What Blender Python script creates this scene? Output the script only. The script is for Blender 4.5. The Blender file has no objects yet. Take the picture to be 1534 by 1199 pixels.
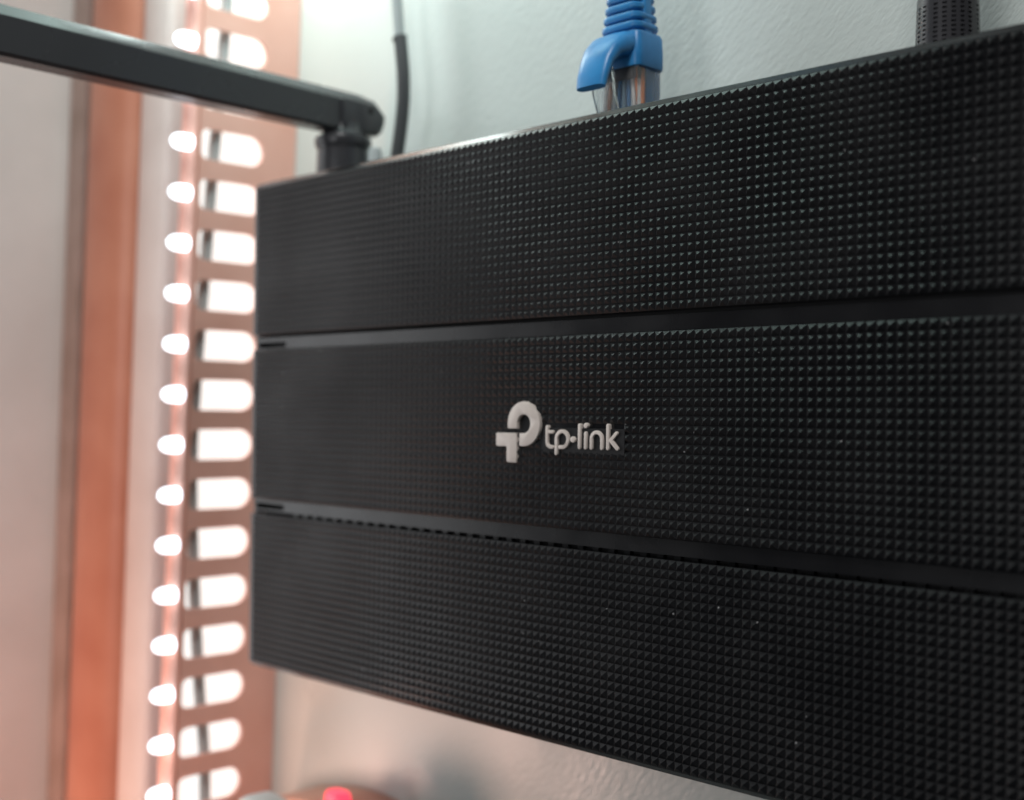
import bpy, bmesh, math, random
from mathutils import Vector, Matrix
random.seed(7)
MM = 0.001
scene = bpy.context.scene
col = scene.collection

# ------------------------------------------------------------------ camera
YAW, PITCH, ROLL = 0.784659645, 0.00999420054, 0.0112063942
CAM = Vector((304.721, -200.560, 4.011))
F = Vector((-math.cos(YAW) * math.cos(PITCH), math.sin(YAW) * math.cos(PITCH), math.sin(PITCH)))
R0 = F.cross(Vector((0, 0, 1))).normalized()
U0 = R0.cross(F)
RT = R0 * math.cos(ROLL) + U0 * math.sin(ROLL)
UP = U0 * math.cos(ROLL) - R0 * math.sin(ROLL)
FPX = 1900.0
cd = bpy.data.cameras.new("camera")
cam = bpy.data.objects.new("camera", cd)
col.objects.link(cam)
cd.sensor_width = 36.0
cd.lens = FPX / 1534.0 * 36.0
cd.clip_start, cd.clip_end = 0.01, 20.0
cam.matrix_world = Matrix(((RT.x, UP.x, -F.x, CAM.x * MM), (RT.y, UP.y, -F.y, CAM.y * MM),
                           (RT.z, UP.z, -F.z, CAM.z * MM), (0, 0, 0, 1)))
cd.dof.use_dof = True
cd.dof.focus_distance = 0.252
cd.dof.aperture_fstop = 10.4
cd.dof.aperture_blades = 0
scene.camera = cam

# ------------------------------------------------------------------ world and lamps (indoor, no sky, no sun)
w = bpy.data.worlds.new("World")
scene.world = w
w.use_nodes = True
bg = w.node_tree.nodes["Background"]
bg.inputs[0].default_value = (0.80, 0.92, 1.0, 1)
bg.inputs[1].default_value = 0.025


def area_lamp(name, loc, target, sx, sy, power, color, spread=180):
    ld = bpy.data.lights.new(name, 'AREA')
    ld.shape = 'RECTANGLE'
    ld.size, ld.size_y = sx * MM, sy * MM
    ld.energy = power
    ld.spread = math.radians(spread)
    ld.color = color
    o = bpy.data.objects.new(name, ld)
    col.objects.link(o)
    o.location = Vector(loc) * MM
    o.rotation_euler = (Vector(target) - Vector(loc)).to_track_quat('-Z', 'Y').to_euler()
    return o


area_lamp("cool_lamp_above", (38, -18, 238), (35, 22, 60), 120, 44, 0.105, (0.74, 1.0, 0.93))
area_lamp("cool_lamp_corner", (-26, 2, 185), (0, 42, 110), 50, 40, 0.105, (0.84, 1.0, 0.97))
area_lamp("side_fill_light", (-330, -195, 30), (0, -160, 30), 330, 600, 1.3, (0.97, 0.98, 1.0))  # added area lamp for the sheen on the left face; no window there
area_lamp("front_fill_light", (170, -620, 20), (170, 0, 20), 150, 350, 0.70, (0.98, 0.98, 1.0))  # added area lamp to brighten the left facets and logo, not a window
area_lamp("overhead_fill_light", (300, -310, 520), (110, 0, 0), 180, 180, 2.0, (1.0, 0.98, 0.97))  # unseen fill added above to lift the logo without glints on the facets
area_lamp("warm_fill_below", (-38, -58, -128), (24, 42, -98), 46, 34, 0.030, (1.0, 0.60, 0.48), 90)  # added unseen lamp, stands in for the slots' glow on the lower wall
area_lamp("warm_lamp_corner", (-98, -115, -330), (-98, 5, -20), 55, 55, 0.115, (1.0, 0.48, 0.34), 50)

scene.view_settings.view_transform = 'Standard'
scene.view_settings.look = 'None'
scene.view_settings.exposure = 0.0
scene.view_settings.gamma = 1.0
scene.render.engine = 'CYCLES'
scene.cycles.max_bounces = 10
scene.cycles.sample_clamp_indirect = 6.0
scene.cycles.use_denoising = True


# ------------------------------------------------------------------ materials
def mat(name, color, rough=0.5, metal=0.0, spec=0.5, noise=None, bump=None, emit=None, trans=0.0,
        ior=1.46, coat=0.0, scratch=None, rough_noise=None, stretch=None):
    """noise=(scale, colour2, lo, hi); bump=(scale, strength, distance_mm, detail)"""
    m = bpy.data.materials.new(name)
    m.use_nodes = True
    nt = m.node_tree
    b = nt.nodes["Principled BSDF"]
    b.inputs["Base Color"].default_value = (*color, 1)
    b.inputs["Roughness"].default_value = rough
    b.inputs["Metallic"].default_value = metal
    b.inputs["Specular IOR Level"].default_value = spec
    b.inputs["IOR"].default_value = ior
    b.inputs["Transmission Weight"].default_value = trans
    b.inputs["Coat Weight"].default_value = coat
    if emit:
        b.inputs["Emission Color"].default_value = (*emit[0], 1)
        b.inputs["Emission Strength"].default_value = emit[1]
    geo = nt.nodes.new("ShaderNodeNewGeometry")
    pos = geo.outputs["Position"]
    if stretch:
        mp = nt.nodes.new("ShaderNodeMapping")
        mp.inputs["Rotation"].default_value = stretch[0]
        nt.links.new(pos, mp.inputs["Vector"])
        mp2 = nt.nodes.new("ShaderNodeMapping")
        mp2.inputs["Scale"].default_value = stretch[1]
        nt.links.new(mp.outputs["Vector"], mp2.inputs["Vector"])
        pos = mp2.outputs["Vector"]
    if noise:
        n = nt.nodes.new("ShaderNodeTexNoise")
        n.inputs["Scale"].default_value = noise[0]
        n.inputs["Detail"].default_value = 5
        r = nt.nodes.new("ShaderNodeValToRGB")
        r.color_ramp.elements[0].position = noise[2]
        r.color_ramp.elements[1].position = noise[3]
        r.color_ramp.elements[0].color = (*color, 1)
        r.color_ramp.elements[1].color = (*noise[1], 1)
        nt.links.new(geo.outputs["Position"], n.inputs["Vector"])
        nt.links.new(n.outputs["Fac"], r.inputs["Fac"])
        nt.links.new(r.outputs["Color"], b.inputs["Base Color"])
    if rough_noise:
        n = nt.nodes.new("ShaderNodeTexNoise")
        n.inputs["Scale"].default_value = rough_noise[0]
        n.inputs["Detail"].default_value = 4
        mr = nt.nodes.new("ShaderNodeMapRange")
        mr.inputs["From Min"].default_value = 0.3
        mr.inputs["From Max"].default_value = 0.7
        mr.inputs["To Min"].default_value = rough_noise[1]
        mr.inputs["To Max"].default_value = rough_noise[2]
        nt.links.new(geo.outputs["Position"], n.inputs["Vector"])
        nt.links.new(n.outputs["Fac"], mr.inputs["Value"])
        nt.links.new(mr.outputs["Result"], b.inputs["Roughness"])
    if bump:
        n = nt.nodes.new("ShaderNodeTexNoise")
        n.inputs["Scale"].default_value = bump[0]
        n.inputs["Detail"].default_value = bump[3]
        bp = nt.nodes.new("ShaderNodeBump")
        bp.inputs["Strength"].default_value = bump[1]
        bp.inputs["Distance"].default_value = bump[2] * MM
        nt.links.new(pos, n.inputs["Vector"])
        nt.links.new(n.outputs["Fac"], bp.inputs["Height"])
        nt.links.new(bp.outputs["Normal"], b.inputs["Normal"])
    if scratch:  # rare pale dust flecks
        v = nt.nodes.new("ShaderNodeTexVoronoi")
        v.inputs["Scale"].default_value = scratch[0]
        lt = nt.nodes.new("ShaderNodeMath")
        lt.operation = 'LESS_THAN'
        lt.inputs[1].default_value = scratch[1]
        sep = nt.nodes.new("ShaderNodeSeparateColor")
        gt = nt.nodes.new("ShaderNodeMath")
        gt.operation = 'GREATER_THAN'
        gt.inputs[1].default_value = scratch[2]
        mu = nt.nodes.new("ShaderNodeMath")
        mu.operation = 'MULTIPLY'
        mx = nt.nodes.new("ShaderNodeMix")
        mx.data_type = 'RGBA'
        mx.inputs["A"].default_value = (*color, 1)
        mx.inputs["B"].default_value = (0.22, 0.22, 0.22, 1)
        nt.links.new(geo.outputs["Position"], v.inputs["Vector"])
        nt.links.new(v.outputs["Distance"], lt.inputs[0])
        nt.links.new(v.outputs["Color"], sep.inputs["Color"])
        nt.links.new(sep.outputs["Red"], gt.inputs[0])
        nt.links.new(lt.outputs[0], mu.inputs[0])
        nt.links.new(gt.outputs[0], mu.inputs[1])
        nt.links.new(mu.outputs[0], mx.inputs["Factor"])
        if noise:
            nt.links.new(r.outputs["Color"], mx.inputs["A"])
        nt.links.new(mx.outputs["Result"], b.inputs["Base Color"])
    return m


M_black = mat("black_textured_plastic", (0.0055, 0.0057, 0.0067), 0.36, spec=0.5, bump=(2600, 0.12, 0.05, 3),
              rough_noise=(38, 0.29, 0.45), scratch=(460, 0.10, 0.94))
M_pad = mat("black_matte_plastic", (0.007, 0.007, 0.008), 0.6, spec=0.35, bump=(1800, 0.15, 0.05, 3))
M_rim = mat("black_glossy_rim", (0.006, 0.006, 0.007), 0.16, spec=0.6, bump=(900, 0.05, 0.04, 2), rough_noise=(50, 0.12, 0.26))
M_black2 = mat("black_satin_plastic", (0.006, 0.006, 0.007), 0.28, bump=(1800, 0.08, 0.05, 3), rough_noise=(60, 0.22, 0.32))
M_antenna = mat("dark_grey_antenna_plastic", (0.040, 0.040, 0.044), 0.30, bump=(1500, 0.15, 0.06, 3), rough_noise=(50, 0.22, 0.36))
M_cavity = mat("black_vent_cavity", (0.006, 0.006, 0.007), 0.7)
M_logo = mat("warm_light_grey_logo", (0.71, 0.635, 0.58), 0.36, noise=(260, (0.62, 0.55, 0.50), 0.45, 0.62),
             bump=(1200, 0.08, 0.05, 2))
M_wall = mat("painted_plaster", (0.605, 0.665, 0.64), 0.42, noise=(14, (0.56, 0.615, 0.59), 0.4, 0.65),
             bump=(700, 0.4, 0.45, 4), stretch=((0, -0.75, 0), (1.5, 1, 0.6)), rough_noise=(30, 0.27, 0.42))
M_white = mat("white_painted_trim", (0.72, 0.68, 0.65), 0.4, noise=(40, (0.64, 0.59, 0.56), 0.4, 0.7), bump=(300, 0.1, 0.2, 3))
M_panel = mat("pale_side_panel", (0.66, 0.64, 0.62), 0.42, noise=(22, (0.58, 0.56, 0.54), 0.4, 0.7), bump=(250, 0.12, 0.2, 3))
M_copper = mat("orange_varnished_post", (0.53, 0.245, 0.165), 0.36, noise=(35, (0.45, 0.185, 0.12), 0.4, 0.7), bump=(200, 0.1, 0.2, 3))
M_brown = mat("brown_edge_strip", (0.32, 0.25, 0.22), 0.5, noise=(60, (0.26, 0.20, 0.17), 0.4, 0.7))
M_rail = mat("warm_light_tinted_rail", (0.88, 0.51, 0.42), 0.36, noise=(45, (0.82, 0.44, 0.35), 0.4, 0.7), bump=(400, 0.08, 0.1, 3))  # whitish rail; the orange light falling on it is put into the base colour
M_led = mat("lit_white_bead", (0.9, 0.9, 0.9), 0.3, emit=((0.78, 0.90, 1.0), 3.4))
M_light = mat("lit_white_diffuser", (0.9, 0.9, 0.9), 0.5, emit=((0.98, 1.0, 0.97), 0.85))
M_cord = mat("grey_blue_inner_cord", (0.42, 0.48, 0.49), 0.45)
M_blue = mat("blue_rubber_boot", (0.038, 0.26, 0.58), 0.34, noise=(160, (0.028, 0.20, 0.47), 0.4, 0.65), bump=(900, 0.12, 0.08, 3))
M_clear = mat("clear_plug_plastic", (0.93, 0.96, 0.96), 0.10, trans=0.93, ior=1.46, bump=(500, 0.1, 0.1, 2))
M_wires = [mat("wire_" + n, c, 0.45) for n, c in (("blue", (0.04, 0.20, 0.45)), ("orange", (0.70, 0.22, 0.08)),
           ("white", (0.75, 0.76, 0.75)), ("pale_blue", (0.35, 0.52, 0.66)))]
M_dark = mat("dark_plug_core", (0.03, 0.025, 0.025), 0.4)
M_gold = mat("gold_contact", (0.75, 0.52, 0.20), 0.25, metal=1.0)
M_cable = mat("dark_grey_cable_sleeve", (0.065, 0.07, 0.073), 0.40, bump=(600, 0.1, 0.1, 2))
M_palecable = mat("pale_grey_cable", (0.42, 0.46, 0.46), 0.45)
M_strip = mat("salmon_power_strip", (0.62, 0.34, 0.25), 0.35, noise=(60, (0.54, 0.28, 0.20), 0.4, 0.7))
M_red = mat("lit_red_indicator", (0.8, 0.05, 0.06), 0.3, emit=((1.0, 0.05, 0.10), 1.6))
M_adapter = mat("white_adapter_plastic", (0.62, 0.66, 0.65), 0.35, noise=(90, (0.56, 0.60, 0.59), 0.4, 0.7))

# ------------------------------------------------------------------ mesh helpers (all millimetres)
ORG = {}


def link(name, bm, m, parent=None, origin=None, smooth=False, kind=None):
    org = Vector(origin) if origin is not None else (ORG[parent.name] if parent else Vector((0, 0, 0)))
    bmesh.ops.translate(bm, verts=bm.verts, vec=-org)
    bmesh.ops.scale(bm, verts=bm.verts, vec=(MM, MM, MM))
    bmesh.ops.recalc_face_normals(bm, faces=bm.faces)
    me = bpy.data.meshes.new(name)
    bm.to_mesh(me)
    bm.free()
    me.materials.append(m)
    if smooth:
        for p in me.polygons:
            p.use_smooth = True
        if smooth is not True:
            me.set_sharp_from_angle(angle=math.radians(smooth))
    o = bpy.data.objects.new(name, me)
    col.objects.link(o)
    place(o, org, parent)
    if kind:
        o["kind"] = kind
    return o


def place(o, org, parent):
    ORG[o.name] = Vector(org)
    if parent:
        o.parent = parent
        o.location = (Vector(org) - ORG[parent.name]) * MM
    else:
        o.location = Vector(org) * MM


def thing(name, label, cat, loc, group=None):
    o = bpy.data.objects.new(name, None)
    o.empty_display_size = 0.01
    col.objects.link(o)
    ORG[o.name] = Vector(loc)
    o.location = Vector(loc) * MM
    tag(o, label, cat, group)
    return o


def tag(o, label, cat, group=None):
    o["label"] = label
    o["category"] = cat
    if group:
        o["group"] = group


def add_box(bm, x0, x1, y0, y1, z0, z1, bevel=0, seg=2):
    r = bmesh.ops.create_cube(bm, size=1.0)
    vs = r["verts"]
    bmesh.ops.scale(bm, verts=vs, vec=(x1 - x0, y1 - y0, z1 - z0))
    bmesh.ops.translate(bm, verts=vs, vec=((x0 + x1) / 2, (y0 + y1) / 2, (z0 + z1) / 2))
    if bevel:
        es = list({e for v in vs for e in v.link_edges})
        bmesh.ops.bevel(bm, geom=es, offset=bevel, segments=seg, profile=0.5, affect='EDGES')


def box(name, dims, m, parent=None, bevel=0, seg=2, smooth=35, **k):
    bm = bmesh.new()
    add_box(bm, *dims, bevel=bevel, seg=seg)
    return link(name, bm, m, parent, smooth=smooth if bevel else False, **k)


def loft(bm, rings, cap=True):
    vr = [[bm.verts.new(p) for p in r] for r in rings]
    n = len(vr[0])
    for a, b in zip(vr, vr[1:]):
        for i in range(n):
            bm.faces.new((a[i], a[(i + 1) % n], b[(i + 1) % n], b[i]))
    if cap:
        bm.faces.new(vr[0][::-1])
        bm.faces.new(vr[-1])


def tube(bm, pts, rad, n=20):
    pts = [Vector(p) for p in pts]
    rad = rad if isinstance(rad, (list, tuple)) else [rad] * len(pts)
    rings = []
    ref = Vector((0.3, 0.9, 0.1)).normalized()
    for i, p in enumerate(pts):
        t = (pts[min(i + 1, len(pts) - 1)] - pts[max(i - 1, 0)]).normalized()
        a = t.cross(ref).normalized()
        b = t.cross(a)
        rings.append([p + (a * math.cos(2 * math.pi * k / n) + b * math.sin(2 * math.pi * k / n)) * rad[i] for k in range(n)])
    loft(bm, rings)


def spline(ctrl, n=8):
    c = [Vector(p) for p in ctrl]
    c = [c[0] * 2 - c[1]] + c + [c[-1] * 2 - c[-2]]
    out = []
    for i in range(1, len(c) - 2):
        for k in range(n):
            t = k / n
            p0, p1, p2, p3 = c[i - 1:i + 3]
            out.append(0.5 * ((2 * p1) + (p2 - p0) * t + (2 * p0 - 5 * p1 + 4 * p2 - p3) * t * t + (3 * p1 - p0 - 3 * p2 + p3) * t ** 3))
    out.append(c[-2])
    return out


def rrect(cx, cy, z, hx, hy, r, n=5):
    pts = []
    for sx, sy, a0 in ((1, 1, 0), (-1, 1, 90), (-1, -1, 180), (1, -1, 270)):
        for k in range(n + 1):
            a = math.radians(a0 + 90 * k / n)
            pts.append(Vector((cx + sx * (hx - r) + r * math.cos(a), cy + sy * (hy - r) + r * math.sin(a), z)))
    return pts


def prism_xz(bm, outline, y_front, y_back, bevel=0.12):
    """outline in (x, z); a solid slab with a softened front edge"""
    f = bm.faces.new([bm.verts.new((x, y_front, z)) for x, z in outline])
    r = bmesh.ops.extrude_face_region(bm, geom=[f])
    vs = [v for v in r["geom"] if isinstance(v, bmesh.types.BMVert)]
    bmesh.ops.translate(bm, verts=vs, vec=(0, y_back - y_front, 0))
    if bevel:
        es = [e for e in f.edges] if f.is_valid else []
        bm.normal_update()
        bmesh.ops.bevel(bm, geom=es, offset=bevel, segments=2, profile=0.5, affect='EDGES', clamp_overlap=True)


# ------------------------------------------------------------------ the setting: wall
WALL_Y = 42.0
wall = box("wall", (-240, 520, WALL_Y, WALL_Y + 20, -320, 420), M_wall, kind="structure")

# everything along the corner leans a little: x shifts with z
LEAN = 0.043


def lean(bm):
    for v in bm.verts:
        v.co.x += LEAN * v.co.z
    return bm


# side panel standing away from the wall
def leaned_box(name, dims, m, parent=None, bevel=0, seg=3, **k):
    bm = bmesh.new()
    add_box(bm, *dims, bevel=bevel, seg=seg)
    lean(bm)
    return link(name, bm, m, parent, smooth=35 if bevel else False, **k)


ZB, ZT = -260, 300
panel = leaned_box("side_panel", (-150, -129.5, -60, 5.2, ZB, ZT), M_panel, bevel=0, origin=(-140, -28, ZB))
tag(panel, "wide pale grey upright panel beside the brown edged orange post", "panel")

post = thing("post", "glossy orange upright post with rounded front between pale panel and white trim", "post", (-100, 20, ZB))
bm = bmesh.new()
prof = [(-86.0, 41.8), (-86.0, 16)]
for k in range(13):
    a = math.radians(0 + 180 * k / 12)
    prof.append((-102.3 + 16.3 * math.cos(a), 12 - 9.5 * math.sin(a) ** 0.8 if math.sin(a) > 0 else 12))
prof += [(-118.5, 41.8)]
loft(bm, [[Vector((x, y, z)) for x, y in prof] for z in (ZB, ZT)])
link("shaft", lean(bm), M_copper, post, smooth=40)
leaned_box("edge_strip", (-130.5, -119, 5, 41.8, ZB, ZT), M_brown, post, bevel=1.5)

trim = leaned_box("trim_board", (-85.6, -67, 8, 41.8, ZB, ZT), M_white, bevel=2.5, origin=(-71, 26, ZB))
tag(trim, "narrow white upright trim board between orange post and lit slotted rail", "trim")

# ------------------------------------------------------------------ slotted rail with lit openings
RX, RY0 = -43.5, 6.0
PITCH_S = 15.55
Z0 = 86.2
rail = thing("slotted_rail", "pale upright rail tinted by warm light with a column of glowing white slots, against the wall", "rail", (-52, 24, ZB))
NS = 19
zs = [Z0 + 3 * PITCH_S - i * PITCH_S for i in range(NS)]


def slotted_plate():
    """plate in the y-z plane at x = RX, with capsule slots, 1.2 mm thick"""
    bm = bmesh.new()
    ya, yb, hs = 6.9, 29.5, 4.7
    y0, y1 = RY0 + 0.2, WALL_Y - 0.2
    for i, zc in enumerate(zs):
        zt = zc + PITCH_S / 2
        zb = zc - PITCH_S / 2
        slot = []
        n = 10
        rr = 2.2
        for k in range(n + 1):      # rounded inner end (towards the wall)
            a = math.radians(90 - 180 * k / n)
            slot.append((yb - hs + hs * math.cos(a), zc + hs * math.sin(a)))
        for k in range(4):
            a = math.radians(-90 - 90 * k / 3)
            slot.append((ya + rr + rr * math.cos(a), zc - hs + rr + rr * math.sin(a)))
        for k in range(4):
            a = math.radians(180 - 90 * k / 3)
            slot.append((ya + rr + rr * math.cos(a), zc + hs - rr + rr * math.sin(a)))
        # matching outer loop: project radially on the cell rectangle
        cyy = (ya + yb) / 2
        outer = []
        for (y, z) in slot:
            dy, dz = y - cyy, z - zc
            s = min(((y1 - cyy) if dy > 0 else (y0 - cyy)) / dy if abs(dy) > 1e-6 else 1e9,
                    ((zt - zc) if dz > 0 else (zb - zc)) / dz if abs(dz) > 1e-6 else 1e9)
            outer.append((cyy + dy * s, zc + dz * s))
        corners = [(y1, zt), (y1, zb), (y0, zb), (y0, zt)]
        vi = [bm.verts.new((RX, y, z)) for y, z in slot]
        vo = [bm.verts.new((RX, y, z)) for y, z in outer]
        cv = [bm.verts.new((RX, y, z)) for y, z in corners]
        m_ = len(slot)
        for k in range(m_):
            j = (k + 1) % m_
            a, b = outer[k], outer[j]
            extra = None
            for q, c in enumerate(corners):
                on_a = abs(a[0] - c[0]) < 1e-4 or abs(a[1] - c[1]) < 1e-4
                on_b = abs(b[0] - c[0]) < 1e-4 or abs(b[1] - c[1]) < 1e-4
                if on_a and on_b and not (abs(a[0] - b[0]) < 1e-4 or abs(a[1] - b[1]) < 1e-4):
                    extra = cv[q]
            f = [vi[k], vo[k]] + ([extra] if extra else []) + [vo[j], vi[j]]
            bm.faces.new(f)
    bmesh.ops.remove_doubles(bm, verts=bm.verts, dist=1e-3)
    bmesh.ops.delete(bm, geom=[v for v in bm.verts if not v.link_faces], context='VERTS')
    bmesh.ops.recalc_face_normals(bm, faces=bm.faces)
    r = bmesh.ops.extrude_face_region(bm, geom=list(bm.faces))
    bmesh.ops.translate(bm, verts=[v for v in r["geom"] if isinstance(v, bmesh.types.BMVert)], vec=(-1.3, 0, 0))
    return bm


plate = link("slotted_plate", lean(slotted_plate()), M_rail, rail)
leaned_box("front_flange", (-50.6, RX - 0.01, RY0 - 1.4, RY0, ZB + 10, ZT - 10), M_rail, rail, bevel=0.6)
leaned_box("return_flange", (-52.0, -50.7, RY0 - 1.4, WALL_Y - 0.2, ZB + 10, ZT - 10), M_rail, rail, bevel=0.4)
leaned_box("light_diffuser", (-50.5, -50.0, RY0 + 1, WALL_Y - 1, zs[-1] - 8, zs[0] + 8), M_light, rail)
# 5 mm bulbs on the fold of the rail, one per slot
bead_me = None
for i, zc in enumerate(zs):
    bm = bmesh.new()
    rings = []
    for t, rb in ((-1.0, 2.0), (0.0, 2.3), (0.5, 2.4), (3.4, 2.35), (4.6, 2.15), (5.6, 1.65), (6.2, 0.95), (6.4, 0.3)):
        rings.append([Vector((-46.3 + rb * math.cos(2 * math.pi * k / 20), RY0 - 1.35 - t, zc + rb * math.sin(2 * math.pi * k / 20))) for k in range(20)])
    org = Vector((-46.3 + LEAN * zc, RY0, zc))
    if bead_me is None:
        loft(bm, rings)
        for v in bm.verts:
            v.co.x += LEAN * zc
        o = link("led_bulb", bm, M_led, rail, origin=org, smooth=50)
        bead_me = o.data
    else:
        bm.free()
        o = bpy.data.objects.new("led_bulb", bead_me)
        col.objects.link(o)
        place(o, org, rail)
# dark cord running behind the slots
bm = bmesh.new()
ctrl = [(-47.5, 17, 150), (-47.5, 15.5, 108), (-47.5, 13.8, 85), (-47.5, 12.2, 50), (-47.5, 10.4, 15), (-47.5, 10.0, -15),
        (-47.5, 12.2, -50), (-47.5, 15.6, -85), (-47.5, 18.5, -110), (-47.5, 20, -150)]
tube(bm, spline(ctrl, 6), 1.9, 12)
inner = link("inner_cord", lean(bm), M_cord, None, origin=(-47.5, 20, -150), smooth=60)
tag(inner, "thin dark cord hanging inside the rail behind its glowing slots", "cord")

# ------------------------------------------------------------------ the router
W, HH = 236.0, 67.5
PU, PV = 1.955, 1.8815
NR = 22
BAND = NR * PV                      # 41.39
router = thing("router", "black wall-mounted router with pyramid textured front, grey logo and antennas", "router", (W / 2, 40, -HH))
B1T = 66.35
B1B = B1T - BAND                    # 24.96
B2T = BAND / 2 + 0.15               # 20.85
NC = int((W - 1.6) / PU)
XS = (W - NC * PU) / 2

box("housing", (1.2, W - 1.2, 4.2, WALL_Y - 0.1, -HH - 1.2, HH + 1.3), M_black2, router, bevel=0.5, seg=3)


def panel_profile(name, z0, z1, top_ch, bot_ch):
    """slab from y=0 to y=4 with a chamfer towards the outer edges"""
    bm = bmesh.new()
    sec = [(0.35, z0)] if not bot_ch else [(1.1, z0 - 1.2), (0.12, z0 - 0.1)]
    sec += [(0.0, z0 + 0.3), (0.0, z1 - 0.3)]
    sec += [(0.35, z1)] if not top_ch else [(0.12, z1 + 0.1), (1.1, z1 + 1.2)]
    back_hi = z1 if not top_ch else z1 + 1.2
    back_lo = z0 if not bot_ch else z0 - 1.2
    sec += [(4.0, back_hi), (4.0, back_lo)]
    rings = []
    for x, dy in ((0.0, 1.1), (0.12, 0.45), (0.55, 0.0), (W - 0.55, 0.0), (W - 0.12, 0.45), (W, 1.1)):
        rings.append([Vector((x, min(4.0, y + dy), z)) for y, z in sec])
    loft(bm, rings)
    return link(name, bm, M_rim, router, smooth=20)


bands = [panel_profile("front_panel", B1B, B1T, True, False),
         panel_profile("front_panel", -B2T, B2T, False, False),
         panel_profile("front_panel", -B1T, -B1B, False, True)]
band_top = [B1T, BAND / 2, -B1B]

# pyramids
PH, FL, TOP = 0.66, 0.0, 0.045      # height, half valley, half flat tip


def pyramid_into(verts, faces, cx, cz, yb=0.0):
    hx, hz = PU / 2 - FL, PV / 2 - FL
    b = len(verts)
    for sx, sz in ((-1, -1), (1, -1), (1, 1), (-1, 1)):
        verts.append((cx + sx * hx, yb + 0.02, cz + sz * hz))
    for sx, sz in ((-1, -1), (1, -1), (1, 1), (-1, 1)):
        verts.append((cx + sx * TOP, yb - PH, cz + sz * TOP))
    for k in range(4):
        j = (k + 1) % 4
        faces.append((b + k, b + j, b + 4 + j, b + 4 + k))
    faces.append((b + 4, b + 5, b + 6, b + 7))


def in_logo(x, z):
    return (113.6 < x < 137.0 and -4.7 < z < 1.0) or (x - 108.35) ** 2 + (z - 1.6) ** 2 < 9


cells = []
for bi in range(3):
    for r in range(NR):
        for c in range(NC):
            x = XS + (c + .5) * PU
            z = band_top[bi] - (r + .5) * PV
            if bi == 1 and in_logo(x, z):
                continue
            d = Vector((x, 0, z)) - CAM
            dep = d.dot(F)
            px, py = d.dot(RT) / dep * FPX, d.dot(UP) / dep * FPX
            seen = abs(px) < 767 - 6 and abs(py) < 599 - 6
            cells.append((0 if seen else 1, dep, bi, x, z))
cells.sort()
own, rest = cells[:300], cells[300:]
v, f = [], []
pyramid_into(v, f, 0, 0)
pm = bpy.data.meshes.new("pyramid")
pm.from_pydata([tuple(q * MM for q in p) for p in v], [], f)
pm.materials.append(M_black)
for _, _, bi, x, z in own:
    o = bpy.data.objects.new("pyramid", pm)
    col.objects.link(o)
    place(o, Vector((x, 0, z)), bands[bi])
for bi in range(3):
    v, f = [], []
    for _, _, b, x, z in rest:
        if b == bi:
            pyramid_into(v, f, x, z)
    og = ORG[bands[bi].name]
    me = bpy.data.meshes.new("pyramid_texture")
    me.from_pydata([tuple((q - g) * MM for q, g in zip(p, og)) for p in v], [], f)
    me.materials.append(M_black)
    o = bpy.data.objects.new("pyramid_texture", me)
    col.objects.link(o)
    place(o, og, bands[bi])
    o["kind"] = "stuff"

# smooth strips beside the middle panel, and the vent gaps
for s in (1, -1):
    bm = bmesh.new()
    zlo, zhi = (21.25, 22.75) if s > 0 else (21.95, 23.5)
    STRIP = 24.05
    za, zb = s * (B2T - 0.4), s * STRIP
    sec = [(0.75, za), (0.75, zb), (3.9, zb), (3.9, za)]
    loft(bm, [[Vector((x, y, z)) for y, z in sec] for x in (15.2, W - 15.2)])
    link("groove_strip", bm, M_black2, router)
    for x0 in (0.9, W - 15.2):      # the long slot near each end, open between two thin lips
        for q0, q1 in ((B2T - 0.4, zlo), (zhi, STRIP)):
            bm = bmesh.new()
            sec = [(0.75, s * q0), (0.75, s * q1), (3.9, s * q1), (3.9, s * q0)]
            loft(bm, [[Vector((x, y, z)) for y, z in sec] for x in (x0, x0 + 14.3)])
            link("slot_lip", bm, M_black2, router)
    if s < 0:
        bm = bmesh.new()
        x = 17.0
        while x < W - 17:
            add_box(bm, x, x + 1.7, 2.9, 4.1, -25.2, -24.0)
            x += 4.35
        link("vent_grille", bm, M_black2, router, kind="stuff")
    for xe in (0.25, W - 1.45):
        box("groove_end_cap", (xe, xe + 1.2, 1.2, 4.1, min(s * 20.9, s * 24.9), max(s * 20.9, s * 24.9)), M_black2, router)
    box("vent_cavity", (1.5, W - 1.5, 4.02, 4.15, min(s * 21.0, s * 25.0), max(s * 21.0, s * 25.0)), M_cavity, router)

# ------------------------------------------------------------------ logo
bm = bmesh.new()
add_box(bm, 113.9, 137.0, -0.36, 0.3, -4.6, 0.85, bevel=0.05, seg=1)
pad = link("logo_pad", bm, M_pad, router)
YF, YB = -0.86, 0.2


def arc(cx, cz, r, a0, a1, n=24):
    return [(cx + r * math.cos(math.radians(a0 + (a1 - a0) * k / n)), cz + r * math.sin(math.radians(a0 + (a1 - a0) * k / n))) for k in range(n + 1)]


def rounded(pts, rads, n=4):
    out = []
    L = len(pts)
    for i, p in enumerate(pts):
        p = Vector(p)
        r = rads[i]
        if r <= 0:
            out.append(tuple(p))
            continue
        a = (Vector(pts[i - 1]) - p).normalized()
        b = (Vector(pts[(i + 1) % L]) - p).normalized()
        s, e = p + a * r, p + b * r
        for k in range(n + 1):
            t = k / n
            q = s * (1 - t) ** 2 + p * 2 * t * (1 - t) + e * t * t
            out.append((q.x, q.y))
    return out


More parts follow.
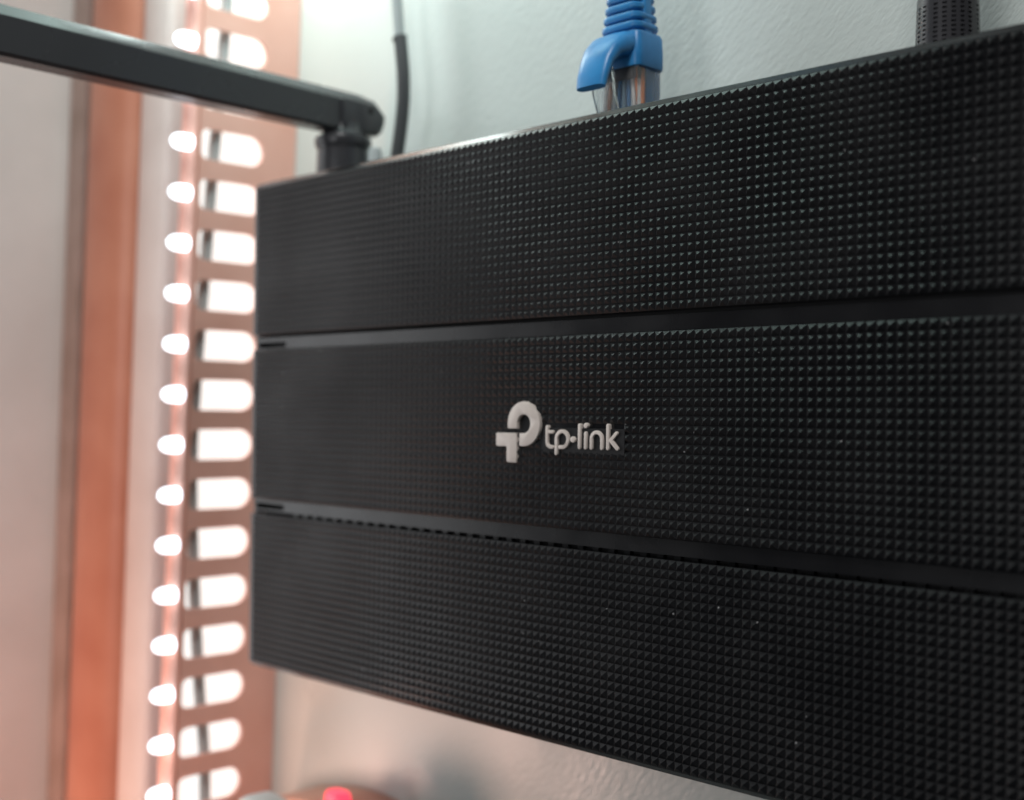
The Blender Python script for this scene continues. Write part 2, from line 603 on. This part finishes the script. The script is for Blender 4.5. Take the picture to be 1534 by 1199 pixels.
cx, cz, ro, ri = 108.35, 1.6, 4.95, 2.08
bowl = [(103.4, 0.72), (103.4, 1.6)] + arc(cx, cz, ro, 180, -90, 40)[1:] + [(107.3, -3.35), (107.1, -3.15), (107.1, -0.5)] \
    + arc(cx, cz, ri, -90, 180, 30) + [(106.27, 0.5), (103.6, 0.5)]
bm = bmesh.new()
prism_xz(bm, bowl, YF, YB, 0.10)
link("emblem_piece", bm, M_logo, pad, smooth=30)
bm = bmesh.new()
prism_xz(bm, rounded([(99.75, -0.5), (106.25, -0.5), (106.25, -7.05), (103.15, -7.05), (103.15, -3.5), (99.75, -3.5)],
                     [0.35, 0.1, 0.2, 0.55, 0.25, 0.55]), YF, YB, 0.10)
link("emblem_piece", bm, M_logo, pad, smooth=30)


def ribbon(path, hw):
    """closed outline of a stroke with round ends"""
    p = [Vector(q) for q in path]
    left, right = [], []
    for i in range(len(p)):
        t = (p[min(i + 1, len(p) - 1)] - p[max(i - 1, 0)]).normalized()
        nrm = Vector((-t.y, t.x))
        m_ = hw
        if 0 < i < len(p) - 1:
            t1 = (p[i] - p[i - 1]).normalized()
            m_ = hw / max(0.5, abs(Vector((-t1.y, t1.x)).dot(nrm)))
        left.append(p[i] + nrm * m_)
        right.append(p[i] - nrm * m_)

    def cap(c, t):
        a0 = math.atan2(t.x, -t.y) if False else math.atan2(t.y, t.x) + math.pi / 2
        return [c + Vector((math.cos(a0 - math.pi * k / 6), math.sin(a0 - math.pi * k / 6))) * hw for k in range(1, 6)]
    t_end = (p[-1] - p[-2]).normalized()
    t_st = (p[0] - p[1]).normalized()
    out = left + cap(p[-1], t_end) + right[::-1] + cap(p[0], t_st)
    return [(q.x, q.y) for q in out]


HWS = 0.39
letters = [
    [[(115.45, 1.0), (115.45, -2.2)] + arc(116.55, -2.2, 1.1, 180, 270, 6)[1:] + [(117.15, -3.3)], [(116.0, -0.05), (117.05, -0.05)]],
    [[(118.25, -4.6), (118.25, -1.5)] + arc(119.95, -1.55, 1.7, 178, -90, 22)[0:] + [(119.3, -3.25)]],
    [[(123.0, -1.55), (123.12, -1.55)]],
    [[(124.9, 1.5), (124.9, -3.2)]],
    [[(126.62, -0.15), (126.62, -3.2)], [(126.62, 1.45), (126.7, 1.5)]],
    [[(128.25, -3.2), (128.25, -1.35)] + arc(129.7, -1.35, 1.45, 180, 0, 16)[1:-1] + [(131.15, -1.35), (131.15, -3.2)]],
    [[(132.8, 1.55), (132.8, -3.2)], [(135.1, 0.0), (133.55, -1.5), (135.35, -3.2)]],
]
for li, strokes in enumerate(letters):
    bm = bmesh.new()
    for si, st in enumerate(strokes):
        hw = HWS
        if li == 2:
            hw = 0.66
        if li == 4 and si == 1:
            hw = 0.55
        prism_xz(bm, ribbon(st, hw), YF + 0.03 * si, YB, 0.12)
    link("letter", bm, M_logo, pad, smooth=35)

# ------------------------------------------------------------------ antennas (parts of the router)
# folded one: blade points straight out from the wall
AX, AY = 14.5, 20.0


def ring_z(cx, cy, z, r, n=28):
    return [Vector((cx + r * math.cos(2 * math.pi * k / n), cy + r * math.sin(2 * math.pi * k / n), z)) for k in range(n)]


def blade_rings(ys, grow):
    out = []
    for y, s, dz in ys:
        zc = 88.9 + dz
        hz, hx, ch = 6.0 * s, 3.6 * s, 2.7 * s
        out.append([Vector((AX + x, y, zc + z)) for x, z in
                    ((hx, -hz + 0.8), (hx, hz - ch - 0.4), (hx - 0.25, hz - ch), (hx - ch * 0.95, hz - 0.15), (hx - ch, hz), (-hx + ch, hz), (-hx, hz - ch), (-hx, -hz + 0.8), (-hx + 0.8, -hz), (hx - 0.8, -hz))])
    return out


bm = bmesh.new()
loft(bm, blade_rings([(AY + 12.5, 0.62, -0.3), (AY + 10.5, 0.86, -0.1), (AY + 5.5, 0.97, 0), (AY + 4, 1, 0), (AY - 60, 1.02, 0.9), (AY - 140, 1.05, 2.2),
                      (AY - 148, 0.8, 2.3)], 0))
ant = link("antenna", bm, M_antenna, router, smooth=25)
# hinge cheek with pin on the +x side
bm = bmesh.new()
loft(bm, [[Vector((x, AY + y, 88.7 + z)) for y, z in ((-3.5, -5.8), (-3.5, 3.4), (8.5, 3.2), (11.5, 0.5), (11.2, -2.6), (7.8, -4.6), (4.2, -5.0))] for x in (AX + 3.3, AX + 4.7)])
bmesh.ops.bevel(bm, geom=list(bm.edges), offset=0.35, segments=2, profile=0.5, affect='EDGES')
link("hinge_cheek", bm, M_antenna, ant, smooth=35)
bm = bmesh.new()
tube(bm, [(AX + 4.0, AY + 6.2, 89.9), (AX + 4.8, AY + 6.2, 89.9)], 0.9, 16)
link("hinge_pin", bm, M_cavity, ant, smooth=50)
bm = bmesh.new()
loft(bm, [ring_z(AX, AY, z, r) for z, r in ((66.5, 7.6), (74, 7.5), (78.2, 7.3), (79.0, 7.9), (80.6, 8.2), (81.6, 7.9), (82.4, 6.2), (84.0, 5.2), (86, 5.0))])
link("antenna_base", bm, M_antenna, ant, smooth=35)

# upright one: dotted grip sleeve
BX, BY = 196.2, 20.0
bm = bmesh.new()
NSEG, NZ = 44, 27
z0, z1 = 68.0, 85.0
rings = []
prof = [(66.9, 6.25), (68.4, 6.1), (69.2, 5.85)]
prof += [(69.2 + 0.425 * (i + 1), 5.78 - 0.012 * i) for i in range(NZ)]
prof += [(81.6, 5.3), (83.2, 5.0)]
vr = [[bm.verts.new(p) for p in ring_z(BX, BY, z, r, NSEG)] for z, r in prof]
dim = []
for ri_ in range(len(vr) - 1):
    for k in range(NSEG):
        fc = bm.faces.new((vr[ri_][k], vr[ri_][(k + 1) % NSEG], vr[ri_ + 1][(k + 1) % NSEG], vr[ri_ + 1][k]))
        ang = (k % 11)
        if 4 <= ri_ < 3 + NZ - 4 and ri_ % 2 == 0 and ang in (0, 2, 4, 6, 8):
            dim.append(fc)
bm.faces.new(vr[0][::-1])
bm.faces.new(vr[-1])
bm.normal_update()
bmesh.ops.inset_individual(bm, faces=dim, thickness=0.06, depth=-0.34)
ant2 = link("antenna", bm, M_antenna, router, smooth=40)
bm = bmesh.new()
loft(bm, [rrect(BX, BY, z, hx, hy, 1.6) for z, hx, hy in ((82, 3.2, 3.8), (86, 4.2, 5.6), (92, 4.4, 6.2), (190, 4.4, 6.4), (228, 4.0, 5.8), (230, 2.8, 4.5))])
link("antenna_blade", bm, M_antenna, ant2, smooth=35)

# small round button stub on the top edge
bm = bmesh.new()
loft(bm, [ring_z(31.5, 18, z, r, 18) for z, r in ((66.5, 1.9), (75.2, 1.9), (76.2, 1.6), (76.5, 0.9))])
link("button", bm, M_palecable, router, smooth=40)

# ------------------------------------------------------------------ ethernet cable
PX0, PX1, PY0, PY1 = 115.9, 127.6, 14.0, 22.2
pcx, pcy = (PX0 + PX1) / 2, (PY0 + PY1) / 2
eth = thing("ethernet_cable", "blue ethernet cable with clear plug pushed into the router's top edge", "cable", (pcx, pcy, 66))
box("plug_body", (PX0, PX1, PY0, PY1, 66, 81.0), M_clear, eth, bevel=0.35)
plug = [o for o in col.objects if o.name == "plug_body"][0]
bm = bmesh.new()
loft(bm, [rrect(pcx, pcy + 1.6, z, hx, hy, 1.0) for z, hx, hy in ((71, 3.6, 1.3), (76.5, 3.8, 1.5), (80.9, 4.6, 1.9))])
link("jacket_end", bm, M_wires[0], plug, smooth=40)
for i in range(8):
    x = PX0 + 1.35 + i * (PX1 - PX0 - 2.7) / 7
    bm = bmesh.new()
    tube(bm, [(x, PY0 + 2.9, 66.6), (x, PY0 + 2.9, 73), (pcx + (x - pcx) * 0.8, PY0 + 3.3, 80.5)], 0.56, 10)
    link("wire", bm, M_wires[(2, 1, 2, 0, 3, 0, 2, 1)[i]], plug, smooth=60)
box("strain_wedge", (PX0 + 1.4, PX1 - 1.6, PY0 + 0.5, PY0 + 2.0, 78.0, 80.7), M_dark, plug, bevel=0.3)
# clear latch tab in front of the plug
bm = bmesh.new()
loft(bm, [[Vector((pcx + sx * 3.0, y + t, z)) for sx, t in ((-1, 0), (1, 0), (1, 0.9), (-1, 0.9))] for y, z in ((12.9, 66.2), (11.0, 70), (9.2, 74.5), (8.4, 79.5))])
link("latch_tab", bm, M_clear, plug, smooth=30)
# boot: body, then ribbed neck
bm = bmesh.new()
secs = [(80.6, 6.35, 4.7), (81.0, 6.5, 4.85), (84, 6.5, 4.9), (87.6, 6.3, 4.8), (88.4, 6.0, 4.5)]
zz = 88.6
hx, hy = 5.75, 4.45
for i in range(5):
    secs += [(zz, hx - 1.25, hy - 1.2), (zz + 0.55, hx - 1.25, hy - 1.2), (zz + 0.62, hx - 0.25, hy - 0.22), (zz + 0.95, hx, hy), (zz + 1.75, hx, hy), (zz + 2.08, hx - 0.25, hy - 0.22)]
    zz += 2.2
    hx -= 0.32
    hy -= 0.16
secs += [(zz + 1.5, 3.2, 3.2), (zz + 6, 2.8, 2.8)]
loft(bm, [rrect(pcx, pcy + 0.2, z, a, b, min(a, b) * 0.55 if z > 88.5 else 1.7, 6) for z, a, b in secs])
boot = link("boot", bm, M_blue, eth, smooth=38)
# bridges that join the ribs
for sx in (-1, 1):
    bm = bmesh.new()
    loft(bm, [rrect(pcx + sx * (4.6 - 0.04 * (z - 88)), pcy + 0.2, z, 0.9, 1.5 - 0.02 * (z - 88), 0.5, 3) for z in (87.5, 93, 100)])
    link("boot_bridge", bm, M_blue, boot, smooth=40)
bm = bmesh.new()
rings = []
for cyy, czz, hw, th, tilt in ((15.6, 85.6, 6.0, 3.9, 0.75), (12.4, 84.9, 5.7, 3.1, 0.72), (9.5, 83.4, 5.0, 2.2, 0.92), (7.6, 80.9, 4.5, 1.6, 1.15), (6.3, 77.6, 4.3, 1.4, 1.25), (5.7, 74.9, 4.0, 1.15, 1.35)):
    t = Vector((0, -math.cos(tilt), -math.sin(tilt)))
    nrm = Vector((0, -math.sin(tilt), math.cos(tilt)))
    ring = []
    for k in range(20):
        a = 2 * math.pi * k / 20
        c, s = math.cos(a), math.sin(a)
        ring.append(Vector((pcx - 0.3, cyy, czz)) + Vector((1, 0, 0)) * hw * math.copysign(abs(c) ** 0.6, c) + nrm * th * math.copysign(abs(s) ** 0.75, s))
    rings.append(ring)
loft(bm, rings)
link("latch_cover", bm, M_blue, boot, smooth=45)
bm = bmesh.new()
tube(bm, spline([(pcx, pcy + .2, zz + 3), (pcx, pcy + .2, zz + 25), (pcx - 4, pcy + 2, zz + 70), (pcx - 20, pcy + 6, zz + 140), (pcx - 30, pcy + 8, zz + 240)]), 2.7, 16)
link("cord", bm, M_blue, eth, smooth=60)

# ------------------------------------------------------------------ thin power lead near the folded antenna
lead = thing("power_lead", "thin grey lead with dark sleeve bending down behind the folded antenna", "cable", (26, 30, 66))
bm = bmesh.new()
p = spline([(24.6, 30, 64), (26.0, 30, 74), (28.6, 30, 88), (28.9, 30, 98), (27.6, 30, 108), (27.0, 30, 110.2)], 8)
tube(bm, p, [1.9] * (len(p) - 10) + [1.9] * 6 + [2.05, 2.2, 2.25, 2.1], 18)
link("sleeve", bm, M_cable, lead, smooth=50)
bm = bmesh.new()
tube(bm, spline([(27.2, 30, 108), (26.2, 30, 116), (24.4, 30, 130), (22, 30, 150), (18, 31, 200), (16, 32, 300)]), 1.55, 16)
link("cord", bm, M_palecable, lead, smooth=60)

# plug at the far end of the row of ports (mostly beyond the frame)
dc = thing("power_plug", "dark plug standing in the router's top edge beyond the dotted antenna sleeve", "plug", (222, 20, 66))
bm = bmesh.new()
loft(bm, [ring_z(217.5, 20, z, r, 26) for z, r in ((66.5, 5.2), (80, 5.2), (82, 4.8), (90, 3.2), (98, 2.4))])
link("grip", bm, M_antenna, dc, smooth=35)
bm = bmesh.new()
tube(bm, spline([(217.5, 20, 96), (217.5, 20, 120), (221, 22, 180), (230, 24, 280)]), 1.9, 14)
link("cord", bm, M_cable, dc, smooth=60)

# ------------------------------------------------------------------ power strip and white adapter below the router
ps = thing("power_strip", "salmon power strip with lit red indicator against the wall below the router", "power strip", (8, 34, -150))
bm = bmesh.new()
outline = [(-36, -150), (-36, -120), (-22, -114.5), (-6, -110.9), (8, -110.2), (24, -111.2), (44, -115), (48, -150)]
prism_xz(bm, rounded(outline, [0, 4, 5, 5, 5, 5, 4, 0]), 22, 41.8, 1.5)
link("case", bm, M_strip, ps, smooth=35)
bm = bmesh.new()
loft(bm, [rrect(6.0, 27.5, z, a, b, min(a, b) * .8) for z, a, b in ((-112, 4.0, 2.8), (-108.6, 4.0, 2.8), (-107.5, 3.4, 2.3), (-107.1, 1.8, 1.2))])
link("indicator", bm, M_red, ps, smooth=40)
bm = bmesh.new()
loft(bm, [ring_z(26, 26, z, r, 16) for z, r in ((-117, 1.6), (-106.8, 1.6), (-106.4, 1.2))])
link("screw_cap", bm, M_brown, ps, smooth=40)

ad = thing("adapter", "pale rounded adapter poking up beside the lit power strip", "adapter", (-2, 8, -150))
bm = bmesh.new()
add_box(bm, -2, 22, -4, 10, -150, -103.6, bevel=4, seg=4)
for q in bm.verts:
    q.co.z -= 0.12 * (q.co.x + 2)
link("case", bm, M_adapter, ad, smooth=50)
